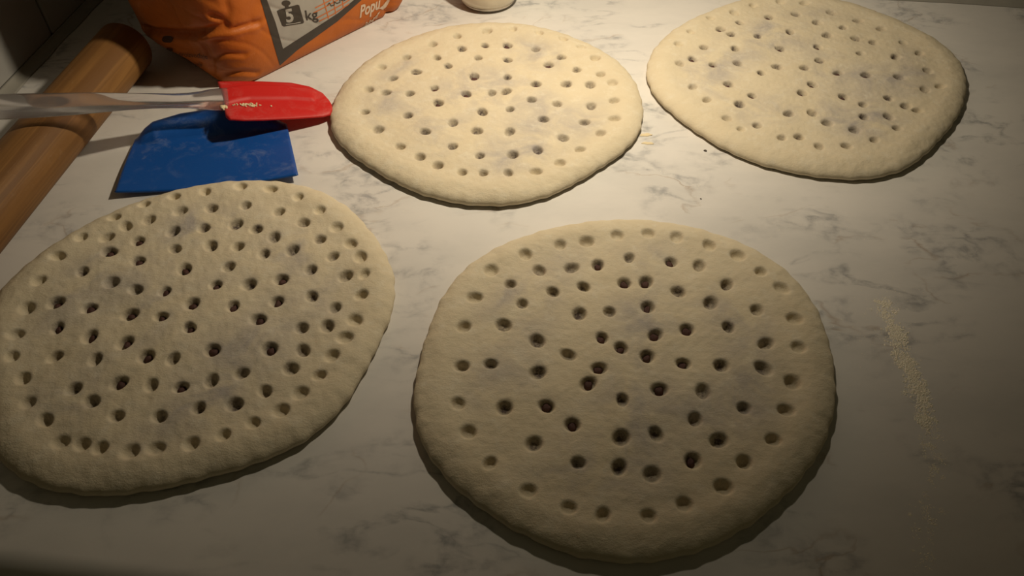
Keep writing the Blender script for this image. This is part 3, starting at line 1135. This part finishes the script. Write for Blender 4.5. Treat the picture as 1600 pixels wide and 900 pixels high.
def lathe(name, pr, mat, n=72, wob=0.0):
    vs, fs = [], []
    for r, z in pr:
        for k in range(n):
            a = 2 * math.pi * k / n
            w_ = wob * math.sin(3 * a + z * 2) * math.sin(5 * a + r) if 0 < r else 0
            vs.append((r * math.cos(a), r * math.sin(a), z + w_ * (z > 3.5)))
    for i in range(len(pr) - 1):
        for k in range(n):
            k2 = (k + 1) % n
            fs.append((i * n + k, i * n + k2, (i + 1) * n + k2, (i + 1) * n + k))
    bm = bmesh.new()
    vv = [bm.verts.new(v) for v in vs]
    for f in fs:
        try:
            bm.faces.new([vv[i] for i in f])
        except ValueError:
            pass
    bmesh.ops.remove_doubles(bm, verts=bm.verts[:], dist=1e-4)
    return from_bm(name, bm, mat, gl)


lathe('base', outer, THICK_BASE)
lathe('rim', rim + rim[:1], GLASS)
lathe('flour_filling', fill, FLOUR_GLASS, 72, 0.05)

# ---------------------------------------------------------------- flour streak, flakes and crumbs on the marble
r_ = random.Random(3)
path = [(1378, 468), (1392, 505), (1408, 548), (1424, 585), (1440, 622), (1450, 665), (1458, 720), (1450, 790), (1446, 860), (1440, 900)]
wts = [1.0, 1.6, 1.8, 1.8, 1.5, 0.6, 0.35, 0.35, 0.25, 0.2]
vs, fs = [], []


def grain(p, s):
    b = len(vs)
    h = s * r_.uniform(0.15, 0.6)
    n = 5
    ph = r_.uniform(0, 6.28)
    for k in range(n):
        a = ph + k * 2 * math.pi / n
        q = s * r_.uniform(0.6, 1.2)
        vs.append((p[0] + q * math.cos(a), p[1] + q * math.sin(a), 0.0))
    vs.append((p[0] + r_.uniform(-.3, .3) * s, p[1] + r_.uniform(-.3, .3) * s, h))
    for k in range(n):
        fs.append((b + k, b + (k + 1) % n, b + n))
    fs.append(tuple(b + k for k in range(n - 1, -1, -1)))


for i in range(len(path) - 1):
    for _ in range(int(34 * wts[i]) + 3):
        f = r_.random()
        p = at(path[i][0] * (1 - f) + path[i + 1][0] * f, path[i][1] * (1 - f) + path[i + 1][1] * f)
        off = r_.gauss(0, 0.30 if i < 5 else 0.42)
        cx_, cy_ = p.x + off, p.y + off * 0.35 + r_.gauss(0, 0.12)
        sp_ = r_.uniform(0.04, 0.16)
        big = r_.uniform(0.7, 1.5) if i < 5 else r_.uniform(0.5, 0.9)
        for _ in range(r_.randint(6, 26)):
            grain((cx_ + r_.gauss(0, sp_), cy_ + r_.gauss(0, sp_)), r_.uniform(0.02, 0.065) * big)
for _ in range(260):
    p = at(r_.gauss(1385, 30), r_.gauss(500, 35))
    grain((p.x, p.y), r_.uniform(0.012, 0.035))
tag(link('flour_streak', mesh('flour_streak', vs, fs), FLOUR, None, False), 'thin streak of spilled flour on the marble right of the nearest flatbread', 'flour', None, 'stuff')

vs, fs = [], []
for _ in range(900):
    p = at(r_.uniform(440, 700), r_.uniform(200, 330)) if r_.random() < .5 else at(r_.uniform(980, 1330), r_.uniform(200, 420))
    grain((p.x, p.y), r_.uniform(0.008, 0.026))
for _ in range(350):
    p = at(r_.uniform(150, 520), r_.uniform(100, 300))
    grain((p.x, p.y), r_.uniform(0.008, 0.024))
tag(link('scattered_flour', mesh('scattered_flour', vs, fs), FLOUR, None, False), 'fine flour dust scattered over the marble between the flatbreads', 'flour', None, 'stuff')


def flake(name, px, py, rx, ry, h, mat, label, cat, group, seed):
    rr_ = random.Random(seed)
    c = at(px, py)
    bm = bmesh.new()
    n = 18
    rings = []
    for lv, (k, z) in enumerate(((1.0, 0.0), (0.93, h * 0.7), (0.7, h), (0.35, h * 0.9))):
        ring = []
        for q in range(n):
            a = 2 * math.pi * q / n
            w_ = 1 + 0.18 * math.sin(2 * a + seed) + 0.12 * math.sin(5 * a + 2 * seed) + rr_.uniform(-.05, .05)
            ring.append(bm.verts.new((c.x + rx * k * w_ * math.cos(a), c.y + ry * k * w_ * math.sin(a), z)))
        rings.append(ring)
    for a, b in zip(rings, rings[1:]):
        for q in range(n):
            bm.faces.new((a[q], a[(q + 1) % n], b[(q + 1) % n], b[q]))
    bm.faces.new(rings[-1])
    bm.faces.new(rings[0][::-1])
    o = from_bm(name, bm, mat)
    tag(o, label, cat, group)
    return o


flake('dough_flake', 1009, 211, 0.42, 0.22, 0.05, DRY_DOUGH, 'larger dough scrap on the marble beside the right tip of the pale flatbread', 'dough scrap', 'dough scraps', 1)
flake('dough_flake', 1012, 224, 0.40, 0.18, 0.04, DRY_DOUGH, 'smaller dough scrap just in front of the larger one by the pale flatbread', 'dough scrap', 'dough scraps', 2)
flake('dark_crumb', 1102, 236, 0.11, 0.10, 0.09, CRUMB, 'larger dark crumb on the marble by the far right flatbread', 'crumb', 'dark crumbs', 3)
flake('dark_crumb', 1095, 311, 0.06, 0.06, 0.05, CRUMB, 'tiny dark crumb on bare marble above the nearest flatbread', 'crumb', 'dark crumbs', 4)
